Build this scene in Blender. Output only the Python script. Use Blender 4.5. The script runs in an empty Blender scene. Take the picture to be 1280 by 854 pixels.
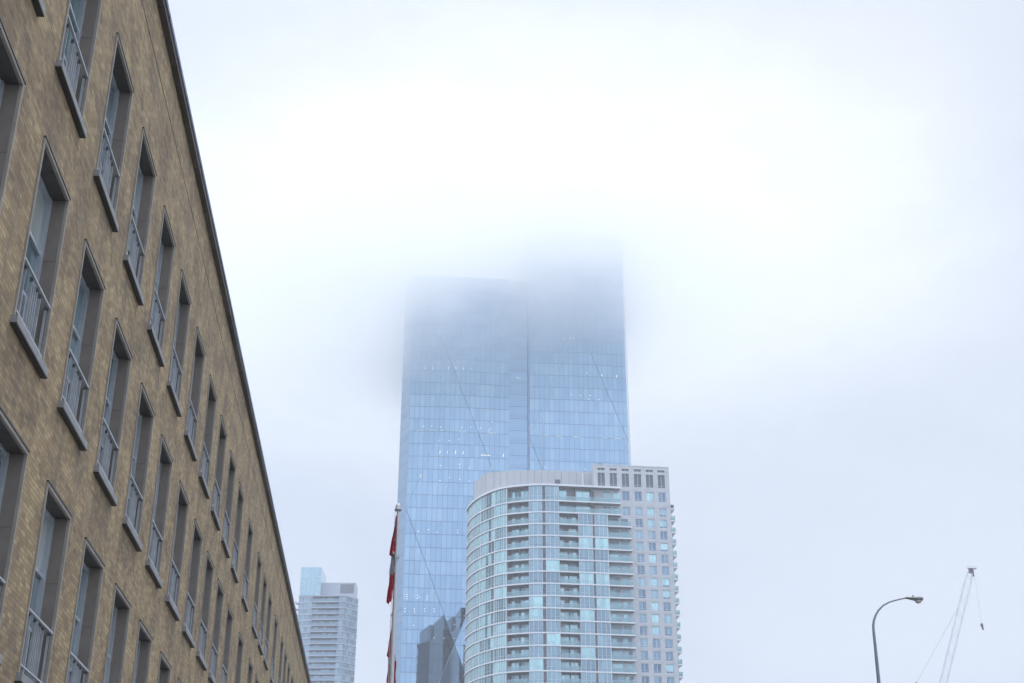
import bpy, bmesh, math, random
from mathutils import Vector, Matrix

random.seed(7)
R = math.radians
scene = bpy.context.scene
COL = scene.collection
EYE = 1.65                      # camera height above the pavement

# ------------------------------------------------------------------ helpers
def tag(o, label=None, cat=None, group=None, kind=None):
    if label: o['label'] = label
    if cat: o['category'] = cat
    if group: o['group'] = group
    if kind: o['kind'] = kind
    return o

def empty(name, loc=(0, 0, 0), rz=0.0, label=None, cat=None, group=None):
    o = bpy.data.objects.new(name, None)
    COL.objects.link(o)
    o.location = loc
    o.rotation_euler = (0, 0, rz)
    o.empty_display_size = 0.5
    return tag(o, label, cat, group)

class MB:
    """collects faces (with a per-face tint and material slot) for ONE mesh"""
    def __init__(self):
        self.v = []; self.f = []; self.t = []; self.m = []
    def face(self, pts, tint=0.0, m=0):
        i = len(self.v)
        self.v += [tuple(p) for p in pts]
        self.f.append(tuple(range(i, i + len(pts)))); self.t.append(tint); self.m.append(m)
    def box(self, x0, x1, y0, y1, z0, z1, tint=0.0, m=0):
        a = [(x0,y0,z0),(x1,y0,z0),(x1,y1,z0),(x0,y1,z0),(x0,y0,z1),(x1,y0,z1),(x1,y1,z1),(x0,y1,z1)]
        i = len(self.v); self.v += a
        for q in ((0,3,2,1),(4,5,6,7),(0,1,5,4),(1,2,6,5),(2,3,7,6),(3,0,4,7)):
            self.f.append(tuple(i + k for k in q)); self.t.append(tint); self.m.append(m)
    def obox(self, p, q, w, dep, z0, z1, tint=0.0, m=0):
        """box along the plan segment p->q; w = thickness behind (left of p->q), dep = in front"""
        p = Vector(p); q = Vector(q); d = (q - p).normalized(); n = Vector((-d.y, d.x))
        a = p - n*dep; b = q - n*dep; c = q + n*w; e = p + n*w
        self.prism([a, b, c, e], z0, z1, tint, m)
    def prism(self, poly, z0, z1, tint=0.0, m=0):
        n = len(poly); i = len(self.v)
        self.v += [(p[0], p[1], z0) for p in poly] + [(p[0], p[1], z1) for p in poly]
        self.f.append(tuple(i + k for k in reversed(range(n)))); self.t.append(tint); self.m.append(m)
        self.f.append(tuple(i + n + k for k in range(n))); self.t.append(tint); self.m.append(m)
        for k in range(n):
            l = (k + 1) % n
            self.f.append((i + k, i + l, i + n + l, i + n + k)); self.t.append(tint); self.m.append(m)
    def tube(self, pts, rad, seg=8, cap=True, tint=0.0, m=0):
        pts = [Vector(p) for p in pts]
        if not isinstance(rad, (list, tuple)): rad = [rad]*len(pts)
        i0 = len(self.v); up = None
        for k, p in enumerate(pts):
            d = (pts[min(k+1, len(pts)-1)] - pts[max(k-1, 0)]).normalized()
            if up is None:
                up = Vector((0,0,1)) if abs(d.z) < .9 else Vector((0,1,0))
            a = d.cross(up).normalized(); b = a.cross(d).normalized(); up = b
            for s in range(seg):
                t = 2*math.pi*s/seg
                self.v.append(tuple(p + (a*math.cos(t) + b*math.sin(t))*rad[k]))
        for k in range(len(pts)-1):
            for s in range(seg):
                a = i0 + k*seg + s; b = i0 + k*seg + (s+1) % seg
                self.f.append((a, b, b+seg, a+seg)); self.t.append(tint); self.m.append(m)
        if cap:
            for q in (i0, i0 + (len(pts)-1)*seg):
                i = len(self.v); self.v += [self.v[q + s] for s in range(seg)]
                self.f.append(tuple(range(i, i + seg))); self.t.append(tint); self.m.append(m)
    def lathe(self, prof, seg=20, c=(0,0,0), tint=0.0, m=0):
        i0 = len(self.v)
        for r, z in prof:
            for s in range(seg):
                t = 2*math.pi*s/seg
                self.v.append((c[0] + r*math.cos(t), c[1] + r*math.sin(t), c[2] + z))
        for k in range(len(prof)-1):
            for s in range(seg):
                a = i0 + k*seg + s; b = i0 + k*seg + (s+1) % seg
                self.f.append((a, b, b+seg, a+seg)); self.t.append(tint); self.m.append(m)
    def mesh(self, name, mats, smooth=False, fix=True):
        me = bpy.data.meshes.new(name)
        me.from_pydata(self.v, [], self.f)
        if not isinstance(mats, (list, tuple)): mats = [mats]
        for x in mats: me.materials.append(x)
        at = me.attributes.new('tint', 'FLOAT', 'FACE')
        at.data.foreach_set('value', self.t)
        me.polygons.foreach_set('material_index', self.m)
        if smooth: me.polygons.foreach_set('use_smooth', [True]*len(self.f))
        me.update()
        if fix:
            bm = bmesh.new(); bm.from_mesh(me)
            bmesh.ops.recalc_face_normals(bm, faces=bm.faces); bm.to_mesh(me); bm.free()
        return me
    def build(self, name, mats, parent=None, loc=(0,0,0), rz=0.0, smooth=False, fix=True):
        o = bpy.data.objects.new(name, self.mesh(name, mats, smooth, fix))
        COL.objects.link(o)
        o.location = loc; o.rotation_euler = (0, 0, rz)
        if parent: o.parent = parent
        return o

def wall_grid(mb, x0, x1, z0, z1, holes, y, depth, grooves=(), tint=0.0):
    """a front wall at y with rectangular openings that go 'depth' back (+y)"""
    xs = sorted({x0, x1, *[h[0] for h in holes], *[h[1] for h in holes]})
    zs = sorted({z0, z1, *[h[2] for h in holes], *[h[3] for h in holes], *[g for g in grooves], *[g + .034 for g in grooves]})
    for a, b in zip(xs, xs[1:]):
        for c, d in zip(zs, zs[1:]):
            mx = (a+b)/2; mz = (c+d)/2
            if any(h[0] < mx < h[1] and h[2] < mz < h[3] for h in holes): continue
            if any(g < mz < g + .034 for g in grooves):
                mb.face([(a,y,c),(b,y,c),(b,y+.04,c),(a,y+.04,c)], tint)
                mb.face([(a,y,d),(a,y+.04,d),(b,y+.04,d),(b,y,d)], tint)
                mb.face([(a,y+.04,c),(b,y+.04,c),(b,y+.04,d),(a,y+.04,d)], tint)
                continue
            mb.face([(a,y,c),(b,y,c),(b,y,d),(a,y,d)], tint)
    for a, b, c, d in holes:
        e = y + depth
        mb.face([(a,y,c),(a,e,c),(a,e,d),(a,y,d)], tint)
        mb.face([(b,y,c),(b,y,d),(b,e,d),(b,e,c)], tint)
        mb.face([(a,y,c),(b,y,c),(b,e,c),(a,e,c)], tint)
        mb.face([(a,y,d),(a,e,d),(b,e,d),(b,y,d)], tint)

# ---------------------------------------------------------------- materials
class NT:
    def __init__(self, name):
        self.mat = bpy.data.materials.new(name); self.mat.use_nodes = True
        self.nt = self.mat.node_tree; self.n = self.nt.nodes; self.l = self.nt.links
        self.b = self.n['Principled BSDF']; self.out = self.n['Material Output']
    def node(self, t, **kw):
        x = self.n.new(t)
        for k, v in kw.items():
            if isinstance(k, str) and hasattr(x, k): setattr(x, k, v)
        return x
    def link(self, a, b): self.l.new(a, b)
    def math(self, op, a, b=None, c=None):
        x = self.n.new('ShaderNodeMath'); x.operation = op
        for i, q in enumerate((a, b, c)):
            if q is None: continue
            if isinstance(q, (int, float)): x.inputs[i].default_value = q
            else: self.l.new(q, x.inputs[i])
        return x.outputs[0]
    def mix(self, fac, a, b, mode='MIX'):
        x = self.n.new('ShaderNodeMix'); x.data_type = 'RGBA'; x.blend_type = mode
        for s, q in ((0, fac), (6, a), (7, b)):
            if isinstance(q, (int, float)): x.inputs[s].default_value = q
            elif isinstance(q, tuple): x.inputs[s].default_value = (*q, 1)[:4]
            else: self.l.new(q, x.inputs[s])
        return x.outputs[2]
    def ramp(self, fac, stops, interp='LINEAR'):
        x = self.n.new('ShaderNodeValToRGB'); x.color_ramp.interpolation = interp
        e = x.color_ramp.elements
        while len(e) > 1: e.remove(e[-1])
        e[0].position = stops[0][0]; e[0].color = (*stops[0][1], 1)
        for p, c in stops[1:]:
            q = e.new(p); q.color = (*c, 1)
        self.l.new(fac, x.inputs[0])
        return x.outputs[0]
    def noise(self, vec, scale, detail=4, rough=.55, out='Fac'):
        x = self.n.new('ShaderNodeTexNoise')
        x.inputs['Scale'].default_value = scale; x.inputs['Detail'].default_value = detail; x.inputs['Roughness'].default_value = rough
        if vec is not None: self.l.new(vec, x.inputs['Vector'])
        return x.outputs[out]
    def obj(self):
        return self.n.new('ShaderNodeTexCoord').outputs['Object']
    def pos(self):
        return self.n.new('ShaderNodeNewGeometry').outputs['Position']
    def sep(self, v):
        x = self.n.new('ShaderNodeSeparateXYZ'); self.l.new(v, x.inputs[0]); return x.outputs
    def comb(self, x, y, z):
        c = self.n.new('ShaderNodeCombineXYZ')
        for i, q in enumerate((x, y, z)):
            if isinstance(q, (int, float)): c.inputs[i].default_value = q
            else: self.l.new(q, c.inputs[i])
        return c.outputs[0]
    def bump(self, h, strength, dist):
        x = self.n.new('ShaderNodeBump'); x.inputs['Strength'].default_value = strength; x.inputs['Distance'].default_value = dist
        self.l.new(h, x.inputs['Height']); self.l.new(x.outputs[0], self.b.inputs['Normal'])

def mat(name, col, rough=.6, metal=0.0, spec=.5, var=.12, scale=6.0):
    """plain paint/stone/metal with slight mottling"""
    k = NT(name)
    f = k.noise(k.obj(), scale, 5, .6)
    lo = tuple(c*(1-var) for c in col); hi = tuple(min(1, c*(1+var)) for c in col)
    k.link(k.ramp(f, [(.3, lo), (.7, hi)]), k.b.inputs['Base Color'])
    k.b.inputs['Roughness'].default_value = rough
    k.b.inputs['Metallic'].default_value = metal
    k.b.inputs['Specular IOR Level'].default_value = spec
    return k.mat

def brick_material():
    k = NT('buff_brick')
    x, y, z = k.sep(k.obj())
    v = k.comb(x, z, 0)
    def bricks(c1, c2, mo):
        t = k.n.new('ShaderNodeTexBrick')
        t.inputs['Scale'].default_value = 1.0
        t.inputs['Brick Width'].default_value = .20; t.inputs['Row Height'].default_value = .066
        t.inputs['Mortar Size'].default_value = .006; t.inputs['Mortar Smooth'].default_value = .25
        t.inputs['Bias'].default_value = 0
        t.inputs['Color1'].default_value = (*c1, 1); t.inputs['Color2'].default_value = (*c2, 1); t.inputs['Mortar'].default_value = (*mo, 1)
        k.link(v, t.inputs['Vector']); return t
    t = bricks((0,0,0), (1,1,1), (.5,.5,.5))
    big = k.noise(v, .9, 5, .62)
    mid = k.noise(k.comb(k.math('MULTIPLY', x, .8), k.math('MULTIPLY', z, .9), 3.7), 7.0, 6, .72)
    fin = k.noise(k.comb(k.math('MULTIPLY', x, 7.0), k.math('MULTIPLY', z, 15.0), 1.3), 1.0, 5, .75)
    f = k.math('ADD', k.math('MULTIPLY', t.outputs['Color'], .24), k.math('ADD', k.math('MULTIPLY', mid, .46), k.math('MULTIPLY', fin, .3)))
    tone = k.ramp(f, [(.22, (.170, .122, .076)), (.38, (.285, .207, .115)), (.5, (.39, .287, .155)), (.62, (.485, .365, .205)), (.78, (.58, .455, .275))])
    mauve = k.ramp(f, [(.22, (.070, .052, .040)), (.5, (.178, .126, .078)), (.8, (.33, .242, .148))])
    # clusters of darker plum-coloured bricks
    mk = k.ramp(k.math('ADD', k.math('MULTIPLY', big, .62), k.math('MULTIPLY', mid, .38)), [(.455, (0,0,0)), (.57, (1,1,1))])
    col = k.mix(k.math('MULTIPLY', mk, .80), tone, mauve)
    # vertical dirt runs
    run = k.noise(k.comb(k.math('MULTIPLY', x, 3.2), k.math('MULTIPLY', z, .28), 9.1), 1.0, 5, .6)
    col = k.mix(k.ramp(run, [(.52, (0,0,0)), (.74, (.65,.65,.65))]), col, (.14, .12, .105))
    col = k.mix(k.math('MULTIPLY', t.outputs['Fac'], .8), col, (.19, .15, .10))
    k.link(col, k.b.inputs['Base Color'])
    k.b.inputs['Roughness'].default_value = .82
    h = k.math('SUBTRACT', k.math('MULTIPLY', fin, .5), t.outputs['Fac'])
    k.bump(h, .6, .006)
    return k.mat

def tinted_glass(name, stops, metal=.45, rough=.08, weave=.0, spec=.5):
    """window glass: the 'tint' of each pane tells how its blinds or curtains look behind it"""
    k = NT(name)
    a = k.n.new('ShaderNodeAttribute'); a.attribute_name = 'tint'
    p = k.obj()
    n1 = k.noise(p, .55, 3, .6)
    f = k.math('ADD', a.outputs['Fac'], k.math('MULTIPLY', k.math('SUBTRACT', n1, .5), .22))
    k.link(k.ramp(f, stops), k.b.inputs['Base Color'])
    k.b.inputs['Metallic'].default_value = metal
    k.b.inputs['Roughness'].default_value = rough
    k.b.inputs['Specular IOR Level'].default_value = spec
    k.bump(k.noise(p, .35, 2, .5), .05, .15)
    return k.mat

def tower_glass():
    k = NT('tower_curtain_wall')
    x, y, z = k.sep(k.obj())
    PW = 1.72; FH = 4.51
    fx = k.math('FLOOR', k.math('DIVIDE', x, PW)); fz = k.math('FLOOR', k.math('DIVIDE', k.math('SUBTRACT', z, 1.5), FH))
    wn = k.n.new('ShaderNodeTexWhiteNoise'); wn.noise_dimensions = '3D'
    k.link(k.comb(fx, fz, 0), wn.inputs['Vector'])
    wn2 = k.n.new('ShaderNodeTexWhiteNoise'); wn2.noise_dimensions = '3D'
    k.link(k.comb(0, fz, 4), wn2.inputs['Vector'])
    base = k.ramp(k.math('ADD', k.math('MULTIPLY', wn.outputs['Value'], .5), k.math('MULTIPLY', wn2.outputs['Value'], .3)),
                  [(.0, (.215, .345, .485)), (.4, (.245, .385, .53)), (.8, (.30, .44, .58))])
    # vertical mullions and the dark floor joints
    mx = k.math('ABSOLUTE', k.math('SUBTRACT', k.math('FRACT', k.math('DIVIDE', x, PW)), .5))
    ml = k.math('GREATER_THAN', mx, .5 - .06)
    mz = k.math('FRACT', k.math('DIVIDE', k.math('SUBTRACT', z, 1.5), FH))
    fl = k.math('LESS_THAN', mz, .055)
    sp = k.math('MULTIPLY', k.math('LESS_THAN', mz, .30), k.math('GREATER_THAN', mz, .055))
    col = k.mix(k.math('MULTIPLY', sp, .16), base, (.22, .36, .56))
    # some floors have only every second joint showing
    alt = k.math('GREATER_THAN', k.math('FRACT', k.math('MULTIPLY', fx, .5)), .25)
    col = k.mix(k.math('MULTIPLY', ml, k.math('ADD', .40, k.math('MULTIPLY', alt, .22))), col, (.09, .15, .25))
    col = k.mix(k.math('MULTIPLY', fl, .62), col, (.07, .11, .18))
    k.link(col, k.b.inputs['Base Color'])
    k.b.inputs['Metallic'].default_value = .9
    k.b.inputs['Roughness'].default_value = .012
    # each pane sits very slightly out of true
    g = k.n.new('ShaderNodeNewGeometry')
    off = k.n.new('ShaderNodeVectorMath'); off.operation = 'SUBTRACT'
    k.link(wn.outputs['Color'], off.inputs[0]); off.inputs[1].default_value = (.5, .5, .5)
    sc = k.n.new('ShaderNodeVectorMath'); sc.operation = 'SCALE'; k.link(off.outputs[0], sc.inputs[0]); sc.inputs['Scale'].default_value = .0012
    ad = k.n.new('ShaderNodeVectorMath'); ad.operation = 'ADD'; k.link(g.outputs['Normal'], ad.inputs[0]); k.link(sc.outputs[0], ad.inputs[1])
    nn = k.n.new('ShaderNodeVectorMath'); nn.operation = 'NORMALIZE'; k.link(ad.outputs[0], nn.inputs[0])
    k.link(nn.outputs[0], k.b.inputs['Normal'])
    return k.mat

def edge_strip(name, col, step, metal=0.0):
    """coping or flashing laid in lengths, with joints and run-off stains"""
    k = NT(name)
    x, y, z = k.sep(k.obj())
    j = k.math('LESS_THAN', k.math('FRACT', k.math('DIVIDE', x, step)), .018)
    wn = k.n.new('ShaderNodeTexWhiteNoise'); wn.noise_dimensions = '1D'; k.link(k.math('FLOOR', k.math('DIVIDE', x, step)), wn.inputs['W'])
    st_ = k.noise(k.comb(k.math('MULTIPLY', x, 2.4), k.math('MULTIPLY', y, .4), k.math('MULTIPLY', z, .6)), 1.0, 6, .7)
    f = k.math('ADD', k.math('MULTIPLY', wn.outputs['Value'], .35), k.math('MULTIPLY', st_, .65))
    c = k.ramp(f, [(.25, tuple(q*.55 for q in col)), (.5, col), (.8, tuple(q*1.6 for q in col))])
    k.link(k.mix(k.math('MULTIPLY', j, .85), c, (.012, .012, .014)), k.b.inputs['Base Color'])
    k.b.inputs['Roughness'].default_value = .6; k.b.inputs['Metallic'].default_value = metal
    return k.mat

def recess_glass():
    k = NT('recess_glass')
    x, y, z = k.sep(k.obj())
    q = k.math('FRACT', k.math('DIVIDE', k.math('SUBTRACT', z, 3.6), 4.51))
    l1 = k.math('LESS_THAN', q, .05); l2 = k.math('MULTIPLY', k.math('GREATER_THAN', q, .22), k.math('LESS_THAN', q, .25))
    n = k.noise(k.comb(0, 0, k.math('MULTIPLY', z, .35)), 1, 2)
    col = k.ramp(n, [(.3, (.21, .335, .475)), (.7, (.255, .385, .53))])
    col = k.mix(k.math('ADD', k.math('MULTIPLY', l1, .75), k.math('MULTIPLY', l2, .5)), col, (.08, .13, .21))
    k.link(col, k.b.inputs['Base Color']); k.b.inputs['Metallic'].default_value = .88; k.b.inputs['Roughness'].default_value = .05
    return k.mat

def clear_guard():
    k = NT('balcony_guard_glass')
    tr = k.n.new('ShaderNodeBsdfTransparent'); tr.inputs[0].default_value = (.80, .93, .94, 1)
    k.b.inputs['Base Color'].default_value = (.34, .47, .52, 1)
    k.b.inputs['Roughness'].default_value = .1
    k.b.inputs['Metallic'].default_value = .35
    mx = k.n.new('ShaderNodeMixShader'); mx.inputs[0].default_value = .42
    k.link(tr.outputs[0], mx.inputs[1]); k.link(k.b.outputs[0], mx.inputs[2]); k.link(mx.outputs[0], k.out.inputs['Surface'])
    return k.mat

def lamp_mat(name, col, s):
    k = NT(name)
    k.b.inputs['Base Color'].default_value = (.16, .22, .28, 1)
    k.b.inputs['Emission Color'].default_value = (*col, 1); k.b.inputs['Emission Strength'].default_value = s
    return k.mat

def fabric(name, col):
    k = NT(name)
    n = k.noise(k.obj(), 9, 4, .6)
    k.link(k.ramp(n, [(.3, tuple(c*.8 for c in col)), (.7, col)]), k.b.inputs['Base Color'])
    k.b.inputs['Roughness'].default_value = .75
    k.b.inputs['Sheen Weight'].default_value = .2
    return k.mat

M = dict(
    brick=brick_material(),
    trim=mat('limestone_trim', (.30, .27, .24), .7, var=.16, scale=3),
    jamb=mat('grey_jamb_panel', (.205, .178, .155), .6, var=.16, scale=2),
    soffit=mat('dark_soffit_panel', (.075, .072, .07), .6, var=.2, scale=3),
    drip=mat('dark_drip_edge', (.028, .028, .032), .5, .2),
    sill=mat('slate_sill', (.26, .265, .275), .6, var=.15, scale=4),
    sash=mat('aluminium_sash', (.50, .55, .60), .38, .4, var=.08),
    rail=mat('railing_paint', (.42, .44, .47), .45, .3, var=.12),
    raildark=mat('railing_bracket', (.12, .13, .15), .5, .4, var=.1),
    coping=edge_strip('coping_stone', (.062, .056, .050), 1.85),
    flashing=edge_strip('coping_flashing', (.19, .21, .29), 2.6, .4),
    roofing=mat('flat_roof_gravel', (.22, .21, .20), .95, var=.2, scale=1),
    pane=tinted_glass('street_window_glass', [(0, (.045, .07, .08)), (.5, (.11, .17, .19)), (.75, (.20, .27, .29)), (1, (.40, .42, .40))], metal=.0, rough=.03, spec=.6),
    tower=tower_glass(),
    seam=mat('dark_seam', (.09, .15, .215), .4, .3),  # dark colour stands in for shading along the facade folds
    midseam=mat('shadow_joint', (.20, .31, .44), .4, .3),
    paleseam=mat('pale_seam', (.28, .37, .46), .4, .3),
    recess=recess_glass(),
    led=lamp_mat('ceiling_light_white', (1, .97, .92), .43),
    ledwarm=lamp_mat('ceiling_light_warm', (1, .86, .66), .45),
    ledsoft=lamp_mat('lit_ceiling_pale', (.62, .84, 1), .16),
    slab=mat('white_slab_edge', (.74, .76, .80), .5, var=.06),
    slabsoffit=mat('slab_soffit', (.20, .20, .22), .8, var=.08),  # darker underside colour paints in the shade beneath the slabs
    stone=mat('precast_stone', (.51, .53, .565), .8, var=.08, scale=.6),
    mech=mat('penthouse_panel', (.48, .495, .53), .65, var=.04, scale=.4),
    frame=mat('white_mullion', (.62, .66, .70), .45, .1, var=.06),
    darkframe=mat('grey_mullion', (.16, .20, .25), .5, .2, var=.1),
    vent=mat('dark_vent_panel', (.105, .115, .15), .5, .1, var=.2, scale=2),
    louvre=mat('dark_louvre', (.10, .125, .165), .5, .2, var=.2, scale=2),
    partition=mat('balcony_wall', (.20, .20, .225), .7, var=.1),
    bow=tinted_glass('green_bow_glass', [(0, (.07, .14, .17)), (.25, (.18, .32, .36)), (.5, (.30, .50, .55)), (.75, (.40, .67, .69)), (1, (.58, .84, .85))]),
    bay=tinted_glass('blue_bay_glass', [(0, (.12, .20, .27)), (.3, (.19, .30, .385)), (.55, (.26, .40, .48)), (.8, (.34, .55, .60)), (1, (.45, .74, .76))]),
    win=tinted_glass('stone_wing_glass', [(0, (.11, .18, .28)), (.35, (.20, .32, .42)), (.6, (.29, .45, .54)), (.85, (.38, .63, .69)), (1, (.48, .75, .79))]),
    door=tinted_glass('balcony_door_glass', [(0, (.09, .14, .19)), (.5, (.26, .42, .49)), (1, (.45, .70, .75))]),
    guard=clear_guard(),
    ltglass=tinted_glass('far_tower_glass', [(0, (.10, .15, .22)), (.5, (.22, .32, .42)), (1, (.42, .58, .67))]),
    ltcrown=tinted_glass('far_tower_crown_glass', [(0, (.34, .54, .66)), (1, (.41, .61, .72))]),
    ltslab=mat('far_tower_slab', (.37, .43, .53), .6, var=.08),
    ltmech=mat('far_tower_plant_room', (.46, .49, .56), .7, var=.05),
    ltdark=mat('far_tower_dark_louvre', (.15, .17, .21), .6),
    rear=tinted_glass('dark_rear_glass', [(0, (.005, .012, .024)), (1, (.018, .034, .055))], metal=.0, rough=.12),
    pole=mat('flagpole_paint', (.52, .53, .56), .35, .3, var=.06),
    cap=mat('flagpole_cap', (.42, .44, .47), .35, .5),
    red=fabric('red_flag_cloth', (.60, .016, .05)),
    white=fabric('white_flag_cloth', (.60, .61, .66)),
    lamp=mat('lamp_galvanised', (.21, .235, .275), .45, .6, var=.12, scale=12),
    lamphead=mat('lamp_head_grey', (.20, .205, .21), .5, .3, var=.12, scale=12),
    lens=mat('lamp_lens', (.42, .40, .37), .15, 0, .6),
    crane=mat('crane_paint', (.46, .49, .58), .5, .2),
    cranered=mat('crane_red_paint', (.11, .075, .085), .5, .2),
    cable=mat('steel_cable', (.12, .13, .16), .5, .5),
    concrete=mat('concrete', (.36, .35, .34), .9, var=.12, scale=.8),
    asphalt=mat('asphalt', (.05, .05, .052), .9, var=.25, scale=3),
    earth=mat('city_ground', (.27, .27, .265), .95, var=.25, scale=.05),
    linepaint=mat('road_paint', (.75, .75, .72), .7, var=.1),
)

# ------------------------------------------------------------ street setting
YAW = R(5.29)                     # the street runs 5.3 degrees left of the view
D = 4.65                          # wall to camera
street = Matrix.Rotation(math.pi/2 + YAW, 4, 'Z')     # local x along the street, local y to the left
def st(x, y, z=0): return street @ Vector((x, y, z))

def sheet(name, x0, x1, y0, y1, z0, z1, m, kind='structure'):
    mb = MB(); mb.box(x0, x1, y0, y1, z0, z1)
    o = mb.build(name, m); o.rotation_euler = (0, 0, math.pi/2 + YAW)
    return tag(o, kind=kind)
gm = MB(); gm.face([(-1500, -1500, -.2), (1500, -1500, -.2), (1500, 1500, -.2), (-1500, 1500, -.2)])
tag(gm.build('ground', M['earth']), kind='structure')
sheet('road', -240, 700, -14.2, -1.9, -.3, -.12, M['asphalt'])
sheet('pavement', -240, 700, -1.9, D - .02, -.3, 0, M['concrete'])
sheet('pavement', -240, 700, -19, -14.2, -.3, 0, M['concrete'])
ln = MB()
for i in range(-12, 60): ln.box(i*9.0, i*9.0 + 3, -8.12, -8.0, -.118, -.114)
o = ln.build('lane_markings', M['linepaint']); o.rotation_euler = (0, 0, math.pi/2 + YAW); tag(o, kind='structure')

# ------------------------------------------------------------ brick building
bb = empty('brick_building', st(0, D), math.pi/2 + YAW,
           'long buff brick building with tall recessed windows lining the left side of the street', 'building')
cols = [1.85, 2.435, 3.02, 3.604, 4.187, 4.758, 5.339, 5.909, 6.512, 7.108, 7.686, 8.263, 8.862, 9.648, 10.494, 11.103,
        11.701, 12.50, 13.38, 13.98, 14.58, 15.2]
rows = [2.345, 1.541, .739]       # sill tops / D above the eye
WW, WH = 1.567, 2.555
cx = [(c - .012)*D - WW/2 for c in cols]
rz = [r*D + EYE for r in rows]
TOP = 3.445*D + EYE
EXT = 24*D
holes = [(x - WW/2 - .004, x + WW/2 + .004, z - .004, z + WH + .004) for x in cx for z in rz]
wm = MB(); wall_grid(wm, -14, EXT, -.2, TOP, holes, 0, .5, grooves=(3.257*D + EYE,))
wm.face([(-14, 0, -.2), (-14, 18, -.2), (-14, 18, TOP), (-14, 0, TOP)])
wm.face([(EXT, 0, -.2), (EXT, 0, TOP), (EXT, 18, TOP), (EXT, 18, -.2)])
wm.face([(-14, 18, -.2), (EXT, 18, -.2), (EXT, 18, TOP), (-14, 18, TOP)])
wm.build('wall', M['brick'], bb, fix=False)
rm = MB(); rm.box(-13.9, EXT - .1, .5, 17.9, TOP - .3, TOP - .02); rm.build('roof', M['roofing'], bb)
cm = MB(); cm.box(-14.1, EXT + .1, -.125, .38, TOP + .002, TOP + .12); cm.build('coping', M['coping'], bb)
fm = MB(); fm.box(-14.13, EXT + .13, -.15, .40, TOP + .123, TOP + .215); fm.build('flashing', M['flashing'], bb)

def make_window(tints):
    """origin: centre of the sill line on the wall plane; +y goes into the wall"""
    h = WW/2; T = .05
    s = MB()                                       # stone surround lining the reveal
    for sx in (-1, 1):
        a, b = sorted((sx*h, sx*(h - T)))
        s.box(a, b, -.022, .02, 0, WH)
    s.box(-h + T, h - T, -.022, .02, WH - T, WH)
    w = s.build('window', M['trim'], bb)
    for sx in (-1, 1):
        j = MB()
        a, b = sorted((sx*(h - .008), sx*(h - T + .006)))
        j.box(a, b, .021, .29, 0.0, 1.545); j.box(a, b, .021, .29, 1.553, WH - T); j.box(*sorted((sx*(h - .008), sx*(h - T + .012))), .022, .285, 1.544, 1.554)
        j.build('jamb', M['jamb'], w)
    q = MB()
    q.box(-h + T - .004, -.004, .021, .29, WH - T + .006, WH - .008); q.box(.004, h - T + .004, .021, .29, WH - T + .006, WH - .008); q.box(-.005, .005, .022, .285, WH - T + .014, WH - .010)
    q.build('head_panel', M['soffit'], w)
    si = MB()
    si.box(-h - .055, h + .055, -.085, -.001, -.108, -.005); si.box(-h + .002, h - .002, .0, .30, -.085, -.005)
    so_ = si.build('sill', M['sill'], w)
    sb = MB(); sb.box(-h - .050, h + .050, -.088, -.001, -.132, -.110); sb.build('drip_edge', M['drip'], w)  # dark strip along the bottom of the sill front
    hd_ = MB(); hd_.box(-h - .005, h + .02, -.032, -.001, WH + .001, WH + .022); hd_.build('lintel', M['drip'], w)  # thin dark strip just above the head trim
    L = h - T + .006                               # clear half width
    f = MB(); y0, y1 = .215, .275
    f.box(-L, -L + .055, y0, y1, 0, WH - T); f.box(L - .085, L, y0 - .02, y1, 0, WH - T)
    f.box(-L + .055, L - .085, y0, y1, WH - T - .075, WH - T); f.box(-L + .055, L - .085, y0, y1, 0, .07)
    f.box(-L + .055, L - .085, y0 + .006, y1, 1.60, 1.65)          # transom
    f.box(-L + .055, L - .085, y0 + .006, y1, .80, .85)
    f.box(-.22, -.14, y0 - .012, y1, .07, .80); f.box(.30, .37, y0 - .012, y1, .07, .80)
    for i in range(6):                             # ribbed vent between the two lower mullions
        x = -.11 + i*.065; f.box(x, x + .024, y0 + .006, y1, .07, .80)
    f.build('sash', M['sash'], w)
    g = MB()
    for z0, z1, t in ((.03, .80, tints[0]), (.80, 1.6, tints[1]), (1.6, WH - T, tints[2])):
        g.face([(-L, .262, z0), (L, .262, z0), (L, .262, z1), (-L, .262, z1)], t)
    g.build('glass_pane', M['pane'], w)
    r = MB(); zt = .86
    r.box(-L + .012, L, -.012, .022, zt - .028, zt); r.box(-L + .012, L, -.008, .018, .115, .14)      # rails in the wall plane
    r.box(-L, -L + .012, -.012, .214, zt - .028, zt); r.box(-L, -L + .012, -.008, .214, .115, .14)    # return to the sash
    r.box(-L + .012, -L + .026, -.004, .014, .14, zt - .028)
    n = 2*L
    for t in (.18, .41, .475, .54, .605, .73, .965):
        x = -L + n*t
        wd = .075 if t in (.18, .73) else .035
        r.box(x, x + .012, .022, .022 + wd, .0, zt - .06)
    for t in (.18, .41, .605, .73, .965):
        x = -L + n*t; r.box(x - .012, x + .024, .0225, .06, zt - .06, zt - .005, m=1)
    r.build('railing', [M['rail'], M['raildark']], w)
    return w

protos = [make_window(t) for t in ((.3, .45, .6), (.1, .2, .42), (.25, .6, .85), (.35, .15, .3), (.5, .5, .5), (.05, .4, .95))]
used = set()
ORD = ['first', 'second', 'third']
ROWN = ['top row', 'middle row', 'bottom row']
for ri, z in enumerate(rz):
    for ci, x in enumerate(cx):
        p = protos[(ri*7 + ci*5 + ci//3) % 6]
        if p.name not in used:
            used.add(p.name); c = p
        else:
            c = p.copy(); COL.objects.link(c); c.parent = bb
            for ch in p.children:
                d = ch.copy(); COL.objects.link(d); d.parent = c
        c.location = (x, 0, z)

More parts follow.
